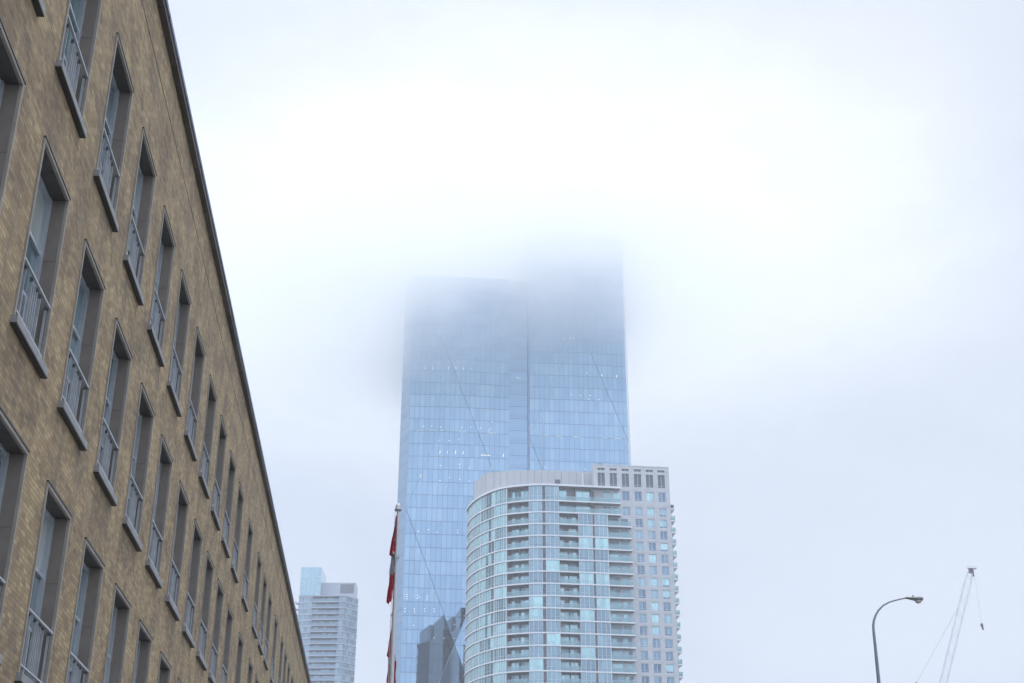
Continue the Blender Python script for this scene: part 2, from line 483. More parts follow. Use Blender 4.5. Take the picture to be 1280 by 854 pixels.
# ------------------------------------------------------------ glass tower
TA = math.atan(.09)
gt = empty('glass_tower', (-35, 429.4, 0), TA, 'tall blue glass office tower whose faceted top fades into the low cloud', 'skyscraper')
AMP = .9; SP = 88.9
HL = 226.7 + EYE; HR = 246.9 + EYE
def facet_mesh(s0, s1, zc0, sgn, roof):
    """folded curtain wall: crossing points on the centre line step out and in by turns"""
    bm = bmesh.new(); xc = (s0 + s1)/2
    C = {}; Lm = {}; Rm = {}
    for k in range(-4, 4):
        zz = zc0 + k*SP
        C[k] = bm.verts.new((xc, sgn*AMP*(1 if k % 2 == 0 else -1), zz))
        Lm[k] = bm.verts.new((s0, 0, zz + SP/2)); Rm[k] = bm.verts.new((s1, 0, zz + SP/2))
    for k in range(-4, 3):
        bm.faces.new((C[k], Rm[k], C[k+1], Lm[k]))
        bm.faces.new((C[k+1], Lm[k+1], Lm[k])); bm.faces.new((C[k+1], Rm[k], Rm[k+1]))
    for zz, nz in ((0, -1), (roof, 1)):
        bmesh.ops.bisect_plane(bm, geom=bm.verts[:] + bm.edges[:] + bm.faces[:], plane_co=(0,0,zz), plane_no=(0,0,nz), clear_outer=True)
    return bm
def add_bm(name, bm, m, parent):
    me = bpy.data.meshes.new(name); bm.to_mesh(me); bm.free(); me.materials.append(m)
    o = bpy.data.objects.new(name, me); COL.objects.link(o); o.parent = parent; return o
LS0, LS1, RS0, RS1 = 0.0, 34.2, 41.2, 75.4
ZL = 96.6; ZR = 212.2
for s0, s1, zc, sg, roof in ((LS0, LS1, ZL, 1, HL), (RS0, RS1, ZR, -1, HR)):
    add_bm('curtain_wall', facet_mesh(s0, s1, zc, sg, roof), M['tower'], gt)
# side and back walls, chamfered corners, recess
bd = MB()
def wallq(mb, a, b, z0, z1, t=0.0): mb.face([(a[0],a[1],z0),(b[0],b[1],z0),(b[0],b[1],z1),(a[0],a[1],z1)], t)
cw = MB()
for a, b, h in (((-2.9, 7.5), (LS0, 0), HL), ((RS1, 0), (77.2, 6.0), HR)):
    wallq(cw, a, b, 0, h, .3)
cw.build('chamfered_corner', M['recess'], gt, fix=False)
for a, b, h in (((-2.9, 45), (-2.9, 7.5), HL), ((77.2, 6.0), (77.2, 45), HR), ((77.2, 45), (38, 45), HR), ((38, 45), (-2.9, 45), HL),
                ((LS1, 0), (LS1, 1.6), HL), ((RS0, 1.6), (RS0, 0), HR)):
    wallq(bd, a, b, 0, h)
wallq(bd, (RS0, 20), (RS0, 1.6), HL, HR); wallq(bd, (RS0, 45), (RS0, 20), HL, HR)
bd.build('side_wall', M['tower'], gt, fix=False)
rf = MB()
rf.prism([(LS0, .5), (LS1, .5), (LS1, 1.7), (RS0 - .02, 1.7), (RS0 - .02, 44.9), (-2.8, 44.9), (-2.8, 7.6)], HL - 1.2, HL - .6)
rf.prism([(RS0, .5), (RS1, .5), (77.1, 6.1), (77.1, 44.9), (RS0, 44.9)], HR - 1.2, HR - .6)
rf.build('roof', M['mech'], gt)
rc = MB(); wallq(rc, (LS1, 1.6), (RS0, 1.6), 0, HL, .2); rc.build('recess_wall', M['recess'], gt, fix=False)
vr = MB(); vr.box(RS0 - .34, RS0 - .02, .1, 1.59, 0, HL); vr.build('shadow_joint', M['midseam'], gt)  # vertical strip at the recess edge, darker than the curtain wall
lp = MB(); lp.box(RS0 + 4.6, RS0 + 4.85, -.16, .10, 0, HR - 1); lp.build('pale_mullion', M['paleseam'], gt)
def facet_y(s, z):
    for s0, s1, zc, sg in ((LS0, LS1, ZL, 1), (RS0, RS1, ZR, -1)):
        if s0 <= s <= s1:
            a = abs(s - (s0+s1)/2)/((s1-s0)/2)
            k = (z - zc)/SP; k0 = math.floor(k); fr = k - k0
            d0 = sg*AMP*(1 if k0 % 2 == 0 else -1); d1 = -d0
            if fr < .5 and a > 2*fr: return d0*(1 - a)
            if fr >= .5 and a > 2*(1 - fr): return d1*(1 - a)
            return d0*(1 - fr) + d1*fr if True else 0
    return 1.6
for s0, s1, zc, roof, strong in ((LS0, LS1, ZL, HL, 1), (RS0, RS1, ZR, HR, 1)):
    xc = (s0+s1)/2
    ds = MB(); ps = MB()
    for k in range(-3, 3):
        z0 = zc + k*SP
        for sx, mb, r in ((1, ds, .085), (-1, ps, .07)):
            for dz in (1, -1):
                # dark tube painting in the fold shading falls from upper left to lower right, the pale one the other way
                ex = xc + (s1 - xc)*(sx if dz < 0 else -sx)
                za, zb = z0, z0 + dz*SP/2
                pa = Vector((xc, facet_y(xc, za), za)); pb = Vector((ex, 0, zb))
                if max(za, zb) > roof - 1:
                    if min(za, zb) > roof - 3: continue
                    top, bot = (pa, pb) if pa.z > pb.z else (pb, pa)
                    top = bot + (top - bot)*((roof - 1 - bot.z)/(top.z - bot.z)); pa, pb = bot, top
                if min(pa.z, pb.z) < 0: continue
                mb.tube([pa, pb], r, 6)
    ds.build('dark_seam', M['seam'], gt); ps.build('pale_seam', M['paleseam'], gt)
LIGHTS = [(2.6,205.4,'d'),(5.9,206.3,'d'),(6.0,205.5,'d'),(9.1,206.2,'d'),(9.1,205.5,'d'),(11.5,205.7,'d'),(11.5,205.1,'d'),(18.1,205.3,'d'),(24.7,205.3,'d'),(4.9,192.0,'t'),(7.5,192.0,'t'),(12.9,192.1,'t'),(15.5,192.2,'t'),(18.1,192.1,'t'),(20.9,192.1,'d'),(11.3,188.0,'d'),(37.2,190.5,'d'),(37.7,190.2,'d'),(53.7,205.2,'t'),(55.8,205.4,'t'),(56.9,205.4,'t'),(66.8,191.7,'t'),(72.1,191.7,'t'),(49.3,200.4,'d'),(61.5,192.3,'d'),(4.9,170.2,'d'),(7.7,170.4,'d'),(10.7,170.1,'d'),(11.1,168.9,'d'),(17.9,170.2,'d'),(21.0,170.4,'d'),(24.4,170.3,'d'),(27.6,170.3,'d'),(27.3,169.5,'d'),(10.5,165.3,'d'),(13.8,165.3,'d'),(17.1,165.7,'d'),(11.0,156.3,'d'),(17.4,157.0,'d'),(17.4,155.8,'d'),(20.8,155.7,'d'),(28.5,156.0,'d'),(11.0,151.1,'d'),(14.2,152.1,'d'),(17.5,151.6,'d'),(20.8,151.1,'d'),(28.5,172.8,'d'),(10.8,161.1,'t'),(13.3,161.1,'t'),(16.0,161.2,'t'),(18.6,161.1,'t'),(32.3,160.8,'t'),(4.5,152.5,'t'),(26.2,160.5,'w'),(3.8,168.8,'f'),(8.4,168.8,'f'),(18.2,168.7,'f'),(28.4,168.6,'f'),(46.9,168.6,'f'),(51.4,168.5,'f'),(57.4,168.3,'f'),(67.5,168.5,'f'),(71.8,168.4,'f'),(55.9,184.0,'d'),(59.1,183.8,'d'),(62.4,183.9,'d'),(62.0,182.6,'d'),(65.5,182.5,'d'),(46.5,157.1,'d'),(60.3,156.9,'d'),(4.3,133.3,'d'),(7.7,134.0,'d'),(10.5,133.2,'d'),(17.3,134.1,'d'),(17.3,133.2,'d'),(1.4,112.1,'d'),(1.4,111.4,'d'),(1.4,110.7,'d'),(4.8,112.0,'d'),(5.3,111.4,'d'),(4.7,111.0,'d'),(7.9,111.9,'d'),(7.9,111.2,'d'),(7.9,110.6,'d'),(0.9,107.5,'d'),(0.9,106.6,'d'),(3.9,107.6,'d'),(3.9,106.9,'d'),(4.0,106.3,'d'),(7.2,107.6,'d'),(7.2,106.8,'d'),(10.2,107.7,'d'),(10.3,106.9,'d'),(3.8,102.2,'d'),(10.5,98.4,'d'),(13.7,98.4,'d'),(16.9,102.9,'d'),(16.9,98.5,'d')]
SIZE = {'d': (.17, .10), 't': (.11, .50), 'w': (1.6, .10), 'f': (1.2, .26)}
for s, z, kd in LIGHTS:
    w, h = SIZE[kd]
    h *= random.uniform(.8, 1.15)
    mb = MB()
    if kd == 't':
        mb.prism([(-w, -.03), (w, -.03), (w, .03), (-w, .03)], -h, h)
        sh = random.choice((.0, .12, .2)); mb.v = [(a + (sh if c > 0 else -sh), b, c) for a, b, c in mb.v]
    else:
        mb.box(-w, w, -.03, .03, -h, h)
    m = M['ledsoft'] if kd == 'f' else (M['ledwarm'] if kd in 'tw' and random.random() < .6 else M['led'])
    mb.build('ceiling_light', m, gt, (s, facet_y(s, z) - .07, z))

# ------------------------------------------------------------ apartment tower
def catmull(pts, n=10):
    out = []
    P = [Vector(p) for p in pts]; P = [P[0]*2 - P[1]] + P + [P[-1]*2 - P[-2]]
    for i in range(1, len(P) - 2):
        for k in range(n):
            t = k/n; a, b, c, d = P[i-1:i+3]
            out.append(.5*((2*b) + (c - a)*t + (2*a - 5*b + 4*c - d)*t*t + (3*b - a - 3*c + d)*t**3))
    out.append(P[-2]); return out
AX, AY = 14.0, 345.0
ap = empty('apartment_tower', (AX, AY, 0), 0, 'curved glass apartment tower with white slab edges and a pale stone wing', 'apartment building')
CUR = catmull([(-12.0, 349.6), (-11.0, 344.6), (-8.8, 338.8), (-4.9, 332.9), (-1.1, 329.8), (4.6, 328.0), (8.3, 327.7),
               (11.3, 327.9), (16, 328.5), (20.6, 329.1), (24.3, 329.6), (30.6, 330.5)])
CUR = [Vector((p.x - AX, p.y - AY)) for p in CUR]
S = [0.0]
for a, b in zip(CUR, CUR[1:]): S.append(S[-1] + (b - a).length)
def at_s(s):
    s = max(0, min(S[-1], s))
    for i in range(len(S) - 1):
        if s <= S[i+1]:
            return CUR[i].lerp(CUR[i+1], (s - S[i])/(S[i+1] - S[i]))
    return CUR[-1]
def nrm(s):
    d = (at_s(s + .3) - at_s(s - .3)).normalized(); return Vector((-d.y, d.x))     # points into the building
def s_of_x(x):
    x -= AX
    for i in range(len(CUR) - 1, 0, -1):
        if CUR[i-1].x <= x <= CUR[i].x:
            return S[i-1] + (S[i] - S[i-1])*(x - CUR[i-1].x)/(CUR[i].x - CUR[i-1].x)
    return S[-1]
def off(s, d): return at_s(s) + nrm(s)*d
def strip(s0, s1, n, d0, d1):
    f = [off(s0 + (s1 - s0)*i/n, d0) for i in range(n + 1)]; b = [off(s0 + (s1 - s0)*i/n, d1) for i in range(n + 1)]
    return f + b[::-1]
ZS = [113.0 + EYE, 108.75 + EYE] + [108.75 + EYE - 3.06*k for k in range(1, 21)]
sB1a, sB1b, sV1a, sV1b, sB2a, sB2b, sV2a, sV2b, sB3a, sTop, sEnd = [s_of_x(x) for x in (-1.24, 4.38, 7.7, 8.64, 11.98, 16.9, 20.4, 21.1, 24.3, 27.9, 30.5)]
THK = .34
def glass_run(name, s0, s1, z0, z1, npane, m, d=.12, tints=None, base=.45, spread=.25, mull=.05, transom=True, skip_end=False):
    g = MB(); f = MB(); L = (s1 - s0)/npane
    for i in range(npane):
        a, b = s0 + L*i, s0 + L*(i + 1)
        t = tints[i] if tints else base + random.uniform(-spread, spread)
        p, q = off(a, d), off(b, d)
        zm = z0 + (z1 - z0)*.30
        if transom and random.random() < .8:
            t2 = t - random.uniform(.0, .12)
            g.face([(*p, z0), (*q, z0), (*q, zm), (*p, zm)], t2); g.face([(*p, zm), (*q, zm), (*q, z1), (*p, z1)], t)
        else:
            g.face([(*p, z0), (*q, z0), (*q, z1), (*p, z1)], t)
    for i in range(npane + 1):
        a = off(s0 + L*i, d); w = mull*(1.0 if (i % 2 or npane < 4) else 1.35)
        n = nrm(s0 + L*i); tdir = Vector((n.y, -n.x))
        f.prism([a - tdir*w - n*.07, a + tdir*w - n*.07, a + tdir*w + n*.01, a - tdir*w + n*.01], z0, z1)
    if transom:
        for i in range(npane):
            a, b = off(s0 + L*i + mull, d), off(s0 + L*(i + 1) - mull, d)
            zm = z0 + (z1 - z0)*.30
            f.obox(a, b, -.004, .05, zm - .025, zm + .025)
    o = g.build(name, m, ap, fix=False)
    f.build('mullion', M['frame'], o)
    return o
def apt_balcony(s0, s1, z0, z1, deep, divider, right_open=False, stone_side=False):
    """a recessed balcony between two slabs"""
    b = MB()
    if not right_open:
        b.prism(strip(s1 - .12, s1, 1, .12, deep), z0, z1)
    b.prism(strip(s0, s0 + .12, 1, .12, deep), z0, z1)
    b.prism(strip(s0 + .12, s1 - .12, 6, deep - .02, deep + .2), z0, z1, m=0)
    if divider: 
        mid = s0 + (s1 - s0)*.52; b.prism(strip(mid - .09, mid + .09, 1, deep - .7, deep - .021), z0, z1)
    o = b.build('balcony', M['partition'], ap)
    dm = MB(); n = 4; W = (s1 - s0 - .5)/n
    for i in range(n):
        if i == 1 and random.random() < .25: continue
        a = off(s0 + .3 + W*i + .06, deep - .045); c = off(s0 + .3 + W*(i+1) - .06, deep - .045)
        dm.face([(*a, z0 + .05), (*c, z0 + .05), (*c, z1 - .42), (*a, z1 - .42)], random.choice((.15, .35, .6, .8, .95)))
    dm.build('balcony_door', M['door'], o, fix=False)
    gm = MB(); gm.prism(strip(s0 + .14, s1 - .06, 6, -.02, 0.0), z0 + .06, z0 + 1.07)
    gm.build('guard_glass', M['guard'], o)
    rl = MB(); rl.prism(strip(s0 + .13, s1 - .05, 6, -.04, .02), z0 + 1.072, z0 + 1.115)
    if right_open:
        rl.prism(strip(s1 - .05, s1, 1, -.04, 1.4), z0 + 1.072, z0 + 1.115)
    rl.build('handrail', M['frame'], o)
    return o
FU = Vector((1, .115)).normalized(); FN = Vector((-FU.y, FU.x))             # stone wing front direction
WX0 = Vector((21.1 - AX, 331.0 - AY)); WLEN = 19.95
def wing(u, w): return WX0 + FU*u + FN*w
stone_holes = []; stone_windows = []
WTOP = 119.35 + EYE
for c in (2.05, 5.22, 8.4, 11.6, 14.75, 17.85):
    stone_holes.append((c - .92, c + .92, 118.0 + EYE, 118.6 + EYE)); stone_windows.append((c, 118.0 + EYE, 118.6 + EYE, 'l'))
    stone_holes.append((c - .92, c + .92, 113.75 + EYE, 117.3 + EYE)); stone_windows.append((c, 113.75 + EYE, 117.3 + EYE, 'l'))
for ci, c in enumerate((8.4, 11.6, 14.75, 17.85)):
    for k in range(len(ZS) - 1):
        if ci == 0 and k >= 2: continue
        z1 = ZS[k] - .45; z0 = ZS[k] - (2.95 if k == 0 else 2.62)
        stone_holes.append((c - .93, c + .93, z0, z1)); stone_windows.append((c, z0, z1, 'w'))
sw = MB(); wall_grid(sw, 0, WLEN, 0, WTOP, stone_holes, 0, .55)
sw.face([(0, 0, 0), (0, 26, 0), (0, 26, WTOP), (0, 0, WTOP)]); sw.face([(WLEN, 0, 0), (WLEN, 0, WTOP), (WLEN, 26, WTOP), (WLEN, 26, 0)])
sw.face([(0, 26, 0), (WLEN, 26, 0), (WLEN, 26, WTOP), (0, 26, WTOP)])
sw.face([(0, 0.0, WTOP), (0, 26, WTOP), (WLEN, 26, WTOP), (WLEN, 0.0, WTOP)])
wo = sw.build('stone_wing_wall', M['stone'], ap, (WX0.x, WX0.y, 0), math.atan2(FU.y, FU.x), fix=False)
pc = MB(); pc.box(-.06, WLEN + .06, -.06, .5, WTOP + .003, WTOP + .22); pc.build('parapet_cap', M['stone'], ap, (WX0.x, WX0.y, 0), math.atan2(FU.y, FU.x))
# storey bands cut into the stone as raised courses
cr = MB()
for k in range(0, len(ZS) - 1):
    cr.box(0.02 if k == 0 else 9.6, WLEN - .02, -.035, -.002, ZS[k] - .16, ZS[k] - .02)
cr.build('string_course', M['stone'], ap, (WX0.x, WX0.y, 0), math.atan2(FU.y, FU.x))
for c, z0, z1, kd in stone_windows:
    p = wing(c, .30); rzv = math.atan2(FU.y, FU.x); g = MB(); f = MB(); H = z1 - z0
    if kd == 'l':
        g.box(-.9, .9, .0, .04, .01, H - .01)
        o = g.build('louvre', M['louvre'], ap, (p.x, p.y, z0), rzv)
        f.box(-.06, .06, -.06, -.002, .02, H - .02)
        if H > 1: f.box(-.91, .91, -.05, -.003, .52, .60)
        f.build('mullion', M['stone'], o)
        continue
    t = random.choice((.1, .25, .35, .45, .6, .85, .95)); t2 = t + random.choice((0, 0, -.2, .12))
    low = .05 if (c > 17 and random.random() < .8) else t
    g.face([(-.9, 0, .45), (-.0, 0, .45), (-.0, 0, H), (-.9, 0, H)], t); g.face([(0, 0, .45), (.9, 0, .45), (.9, 0, H), (0, 0, H)], t2)
    g.face([(-.9, 0, 0), (.0, 0, 0), (.0, 0, .45), (-.9, 0, .45)], low if low < t else t - .06); g.face([(0, 0, 0), (.9, 0, 0), (.9, 0, .45), (0, 0, .45)], low if low < t else t2 - .06)
    o = g.build('window', M['win'], ap, (p.x, p.y, z0), rzv, fix=False)
    f.box(-.05, .05, -.06, -.003, 0, H); f.box(-.92, -.85, -.06, -.003, 0, H); f.box(.85, .92, -.06, -.003, 0, H)
    f.box(-.85, -.05, -.05, -.003, .42, .48); f.box(.05, .85, -.05, -.003, .42, .48); f.box(-.85, .85, -.10, -.062, H - .10, H)
    f.build('window_frame', M['frame'], o)
s_m1 = s_of_x(-8.0); s_m2 = s_of_x(-4.3); sBow = .35
for k in range(len(ZS)):
    send = sTop if k < 3 else sEnd
    sm = MB(); th = .5 if k == 0 else THK
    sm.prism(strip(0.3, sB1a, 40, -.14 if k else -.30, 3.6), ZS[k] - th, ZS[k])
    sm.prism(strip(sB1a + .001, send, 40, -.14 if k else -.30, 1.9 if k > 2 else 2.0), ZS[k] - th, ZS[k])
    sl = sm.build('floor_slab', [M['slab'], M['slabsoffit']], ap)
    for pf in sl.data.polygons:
        if pf.normal.z < -.7: pf.material_index = 1  # undersides take the painted shade colour
    if k == len(ZS) - 1: break
    z1 = ZS[k] - th; z0 = ZS[k+1]
    # green tinted bow, in three runs parted by pale piers
    gA = random.choice((.35, .45, .55, .62)); gB = random.choice((.25, .42, .55, .66)); gC = random.choice((.2, .4, .6, .72))
    glass_run('bow_window', sBow, s_m1, z0, z1, 12, M['bow'], base=gA, spread=.14)
    tt = []
    for i in range(6): tt.append((gB if i < 2 else random.choice((gB, .05, .12, .78))) + random.uniform(-.07, .07))
    glass_run('bow_window', s_m1 + .12, s_m2 - .12, z0, z1, 5, M['bow'], tints=tt)
    glass_run('bow_window', s_m2 + .12, sB1a - .16, z0, z1, 5, M['bow'], base=gC, spread=.12)
    pr = MB()
    for sx in (s_m1, s_m2, sB1a - .04): pr.prism(strip(sx - .119, sx + .119, 1, -.03, .25), z0, z1)
    pr.build('pier', M['frame'], ap)
    apt_balcony(sB1a + .085, sB1b - .02, z0, z1, 1.75, True)
    def bay(a, b, v0, v1):
        ta = random.choice((.25, .35, .4, .45, .5, .85)); tb = random.choice((.25, .35, .4, .45, .5, .8, .9))
        glass_run('bay_window', a, v0, z0, z1, 3, M['bay'], d=.05, base=ta, spread=.10)
        glass_run('bay_window', v1, b, z0, z1, 3, M['bay'], d=.05, base=tb, spread=.10)
        vm = MB(); vm.prism(strip(v0 + .06, v1 - .06, 1, .10, .3), z0, z1)
        for q in range(3):
            zz = z0 + (z1 - z0)*(.2 + .3*q); vm.prism(strip(v0 + .07, v1 - .07, 1, .04, .099), zz, zz + .07)
        vm.build('vent_panel', M['vent'], ap)
    bay(sB1b + .05, sB2a - .05, sV1a, sV1b)
    if k < 2:
        # the two top flats: one long terrace in front of glass, stone pier and the wing
        apt_balcony(sB2a, s_of_x(20.6), z0, z1, 1.75, True)
        b3 = MB()
        tm = MB(); tm.prism(strip(s_of_x(20.62), sTop - .06, 4, -.02, 0), z0 + .06, z0 + 1.07); t_ = tm.build('terrace_guard', M['guard'], ap)
        hm = MB(); hm.prism(strip(s_of_x(20.62), sTop - .05, 4, -.04, .02), z0 + 1.072, z0 + 1.115); hm.build('handrail', M['frame'], t_)
        for c in (3.4, 6.0):
            p = wing(c, -.03); g = MB(); tv = random.choice((.3, .5, .8))
            g.box(-.95, .95, 0, .02, z0 + .05, z1 - .35, tv)
            o = g.build('terrace_door', M['door'], ap, (p.x, p.y, 0), math.atan2(FU.y, FU.x))
            f = MB(); f.box(-.04, .04, -.05, -.003, z0 + .05, z1 - .35); f.build('door_frame', M['frame'], o)
    else:
        apt_balcony(sB2a, sB2b, z0, z1, 1.75, True)
        bay(sB2b + .06, sB3a - .06, sV2a, sV2b)
        pr = MB(); pr.prism(strip(sB3a - .05, sB3a + .11, 1, .02, .25), z0, z1); pr.build('pier', M['frame'], ap)
        gm = MB(); gm.prism(strip(sB3a + .14, sEnd - .06, 4, -.02, 0), z0 + .06, z0 + 1.07)
        o = gm.build('wing_balcony', M['guard'], ap)
        hm = MB(); hm.prism(strip(sB3a + .14, sEnd - .05, 4, -.04, .02), z0 + 1.072, z0 + 1.115)
        hm.prism(strip(sEnd - .05, sEnd, 1, -.04, 1.5), z0 + 1.072, z0 + 1.115); hm.build('handrail', M['frame'], o)
        for c, w in ((4.9, 1.25), (7.7, .95)):
            p = wing(c, -.03); g = MB(); tv = random.choice((.15, .3, .5, .8))
            g.box(-w, 0, 0, .02, z0 + .05, z1 - .32, tv); g.box(.01, w, 0, .02, z0 + .05, z1 - .32, random.choice((tv, .05, .4)))
            d_ = g.build('balcony_door', M['door'], o, (p.x, p.y, 0), math.atan2(FU.y, FU.x))
# curved wall core behind the glass and lower body
rear = MB(); rear.prism([Vector((x - AX, y - AY)) for x, y in ((-11.85, 349.9), (-9.3, 357), (-8.6, 376.5), (20.6, 383), (20.6, 353), (2, 346), (-4, 346.5))], 0, ZS[0] - .52)
rear.build('rear_wall', M['rear'], ap)
rp = MB(); rp.box(-8.2 - AX, 20.4 - AX, 358 - AY, 376 - AY, ZS[0] - .515, 118.4 + EYE); rp.build('rear_plant_room', M['rear'], ap)
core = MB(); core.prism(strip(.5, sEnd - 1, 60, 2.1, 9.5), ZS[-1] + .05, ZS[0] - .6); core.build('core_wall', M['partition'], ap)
lb = MB(); lb.prism(strip(.3, sEnd, 60, -.02, 9.5), 0, ZS[-1] - THK - .01); lb.build('lower_wall', M['bay'], ap)
# balconies standing out past the right-hand corner and the left-hand end
for k in range(1, len(ZS) - 1):
    z0 = ZS[k] - (0.0 if k > 1 else -.15); b = MB()
    a = wing(WLEN + .003, 1.4); c = wing(WLEN + 1.42, 1.4); d = wing(WLEN + 1.42, 6.6); e = wing(WLEN + .003, 6.6)
    b.prism([a, c, d, e], z0 - .36, z0); o = b.build('corner_balcony', M['slab'], ap)
    if k == 1:
        rf2 = MB(); rf2.prism([wing(WLEN + .003, 1.45), wing(WLEN + 1.2, 1.45), wing(WLEN + 1.2, 6.4), wing(WLEN + .003, 6.4)], z0 + .002, z0 + .95); rf2.build('roof_box', M['louvre'], o)
        continue
    g = MB(); g.obox(wing(WLEN + .01, 1.5), wing(WLEN + 1.36, 1.5), .02, 0, z0 + .05, z0 + 1.12); g.obox(wing(WLEN + 1.37, 1.5), wing(WLEN + 1.37, 6.5), .0, .02, z0 + .05, z0 + 1.12)
    g.build('guard_glass', M['guard'], o)
    w2 = MB(); w2.obox(wing(WLEN + .01, 2.6), wing(WLEN + .75, 2.6), .1, 0, z0 + .002, z0 + 2.65, .5); w2.build('balcony_door', M['door'], o)
# rooftop plant room
ph = MB()
pp = [Vector((x - AX, y - AY)) for x, y in ((-10.0, 343.2), (-6.7, 335.6), (-4.6, 335.0), (-1.2, 334.0), (6, 333.4), (13, 333.8), (20.9, 334.8), (20.9, 352), (-9.0, 356))]
ph.prism(pp, ZS[0] + .003, 118.7 + EYE)
po = ph.build('plant_room', M['mech'], ap)
pj = MB()
for i in range(5):
    a, b = pp[i + 1], pp[i + 2] if i < 4 else pp[6]
    n = max(1, int((b - a).length/1.7))
    for q in range(n + 1):
        p = a.lerp(b, q/n); pj.box(p.x - .03, p.x + .03, p.y - .035, p.y + .01, ZS[0] + .03, 118.7 + EYE - .05)
pj.build('panel_joint', M['partition'], po)
dv = MB(); dv.box(11.3 - AX, 12.6 - AX, 333.55 - AY, 333.9 - AY, 114.6 + EYE, 116.2 + EYE); dv.build('louvre', M['vent'], po)
pp2 = MB(); pp2.box(18.25 - AX, 18.55 - AX, 331.8 - AY, 332.1 - AY, ZS[0] + .003, 117.3 + EYE); pp2.build('vent_pipe', M['frame'], ap)
vs = MB(); vs.lathe([(.0, 0), (.62, 0), (.62, 1.45), (.0, 1.45)], 14); vs.lathe([(0, 1.46), (.85, 1.46), (.8, 1.85), (0, 1.85)], 14)
vso = vs.build('vent_stack', M['slab'], ap, (23.3 - AX, 336.5 - AY, WTOP + .003))
v3 = MB(); v3.lathe([(0, 1.855), (.86, 1.855), (.82, 2.1), (0, 2.1)], 14); v3.build('vent_cap', M['vent'], vso)
v2 = MB(); v2.lathe([(0, 0), (.35, 0), (.35, .7), (.55, .75), (.5, 1.05), (0, 1.05)], 12)
v2.build('vent_cowl', M['vent'], ap, (21.9 - AX, 335.5 - AY, WTOP + .003))
for x in (27.6, 30.9):
    q = MB(); q.lathe([(0, 0), (.3, 0), (.3, .55), (.75, .62), (.7, .95), (0, .95)], 14); q.build('vent_cowl', M['vent'], ap, (x - AX, 336.5 - AY, WTOP + .003))
for x in (38.6,):
    q = MB(); q.lathe([(0, 0), (.12, 0), (.12, .7), (.2, .72), (.2, .95), (0, .95)], 10); q.build('roof_light', M['mech'], ap, (x - AX, 334.8 - AY, WTOP + .003))

# ------------------------------------------------------------ far residential tower
rt = empty('residential_tower', (-90, 670, 0), 0, 'slim distant apartment tower with a glass crown, showing beside the brick building', 'apartment building')
def rx(x, y): return (x + 90, y - 670)
LZ = [167.6 + EYE - 2.92*k for k in range(27)]
foot = [rx(-104.2, 654.6), rx(-81.4, 653.4), rx(-75.7, 660.4), rx(-80.5, 694), rx(-104.2, 694)]
body = [rx(-104.1, 656.4), rx(-82.0, 655.6), rx(-77.3, 661.4), rx(-82.0, 693), rx(-104.1, 693)]
bm_ = MB(); bm_.prism(body, 0, LZ[0] - .02); bm_.build('wall', M['ltdark'], rt)
for k, z in enumerate(LZ):
    s = MB()
    s.prism([rx(-97.4, 653.9), rx(-84.3, 653.4), rx(-81.4, 653.3), rx(-75.6, 660.4), rx(-80.4, 694), rx(-97.4, 694)], z - .55, z)
    s.prism([rx(-104.3, 654.9), rx(-97.41, 654.6), rx(-97.41, 690), rx(-104.3, 690)], z - 1.0, z)
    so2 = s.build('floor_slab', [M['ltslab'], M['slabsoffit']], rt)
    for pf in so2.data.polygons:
        if pf.normal.z < -.7: pf.material_index = 1  # same painted shade on these undersides
    if k == len(LZ) - 1: break
    z0, z1 = LZ[k+1], z - .55
    g = MB()
    for i in range(8):       # left stack of flush windows
        a = -104.2 + i*.845; g.box(a + 90 + .03, a + 90 + .80, 654.95 - 670, 655.1 - 670, z0, z - 1.0, random.uniform(.25, .95))
    g.build('window', M['ltglass'], rt)
    g = MB()
    for i in range(9):       # balcony doors
        a = -97.2 + i*1.42; g.box(a + 90, a + 90 + 1.3, 655.45 - 670, 655.56 - 670, z0, z1, random.choice((.0, .0, .1, .2, .5, .8)))
    g.build('balcony_door', M['ltglass'], rt)
    q = MB(); q.obox(rx(-97.3, 653.95), rx(-84.4, 653.45), .06, 0, z0 + .02, z0 + 1.05, .38); q.build('balcony_guard', M['ltglass'], rt)
    g = MB()
    for i in range(3): g.obox(rx(-84.3 + i*.95, 653.75), rx(-84.3 + i*.95 + .9, 653.72), .1, 0, z0, z1, random.uniform(.3, .8))
    for i in range(7):
        p = Vector(rx(-81.35, 653.6)).lerp(Vector(rx(-75.8, 660.5)), i/7); e = Vector(rx(-81.35, 653.6)).lerp(Vector(rx(-75.8, 660.5)), (i + .92)/7)
        g.obox(p, e, .1, 0, z0, z1, random.uniform(.2, .8))
    g.build('corner_window', M['ltglass'], rt)
g = MB()
g.box(-104 + 90, -94 + 90, 654.4 - 670, 672 - 670, LZ[0] + .003, 181.9 + EYE, .5); cr_ = g.build('glass_crown', M['ltcrown'], rt)
f = MB()
for i in range(6): f.box(-104 + 90 + i*2 - .05, -104 + 90 + i*2 + .05, 654.32 - 670, 654.398 - 670, LZ[0] + .05, 181.9 + EYE)
for i in range(5): f.box(-103.9 + 90, -94.1 + 90, 654.34 - 670, 654.397 - 670, LZ[0] + 2.4*(i + 1), LZ[0] + 2.4*(i + 1) + .12)
f.build('mullion', M['frame'], cr_)
g = MB(); g.box(-93.98 + 90, -77.6 + 90, 662.4 - 670, 672 - 670, LZ[0] + .003, 176.2 + EYE); pr_ = g.build('plant_room', M['ltmech'], rt)
g = MB(); g.box(-85.2 + 90, -78.4 + 90, 662.3 - 670, 662.398 - 670, 170.8 + EYE, 175.4 + EYE); g.build('louvre', M['ltdark'], pr_)
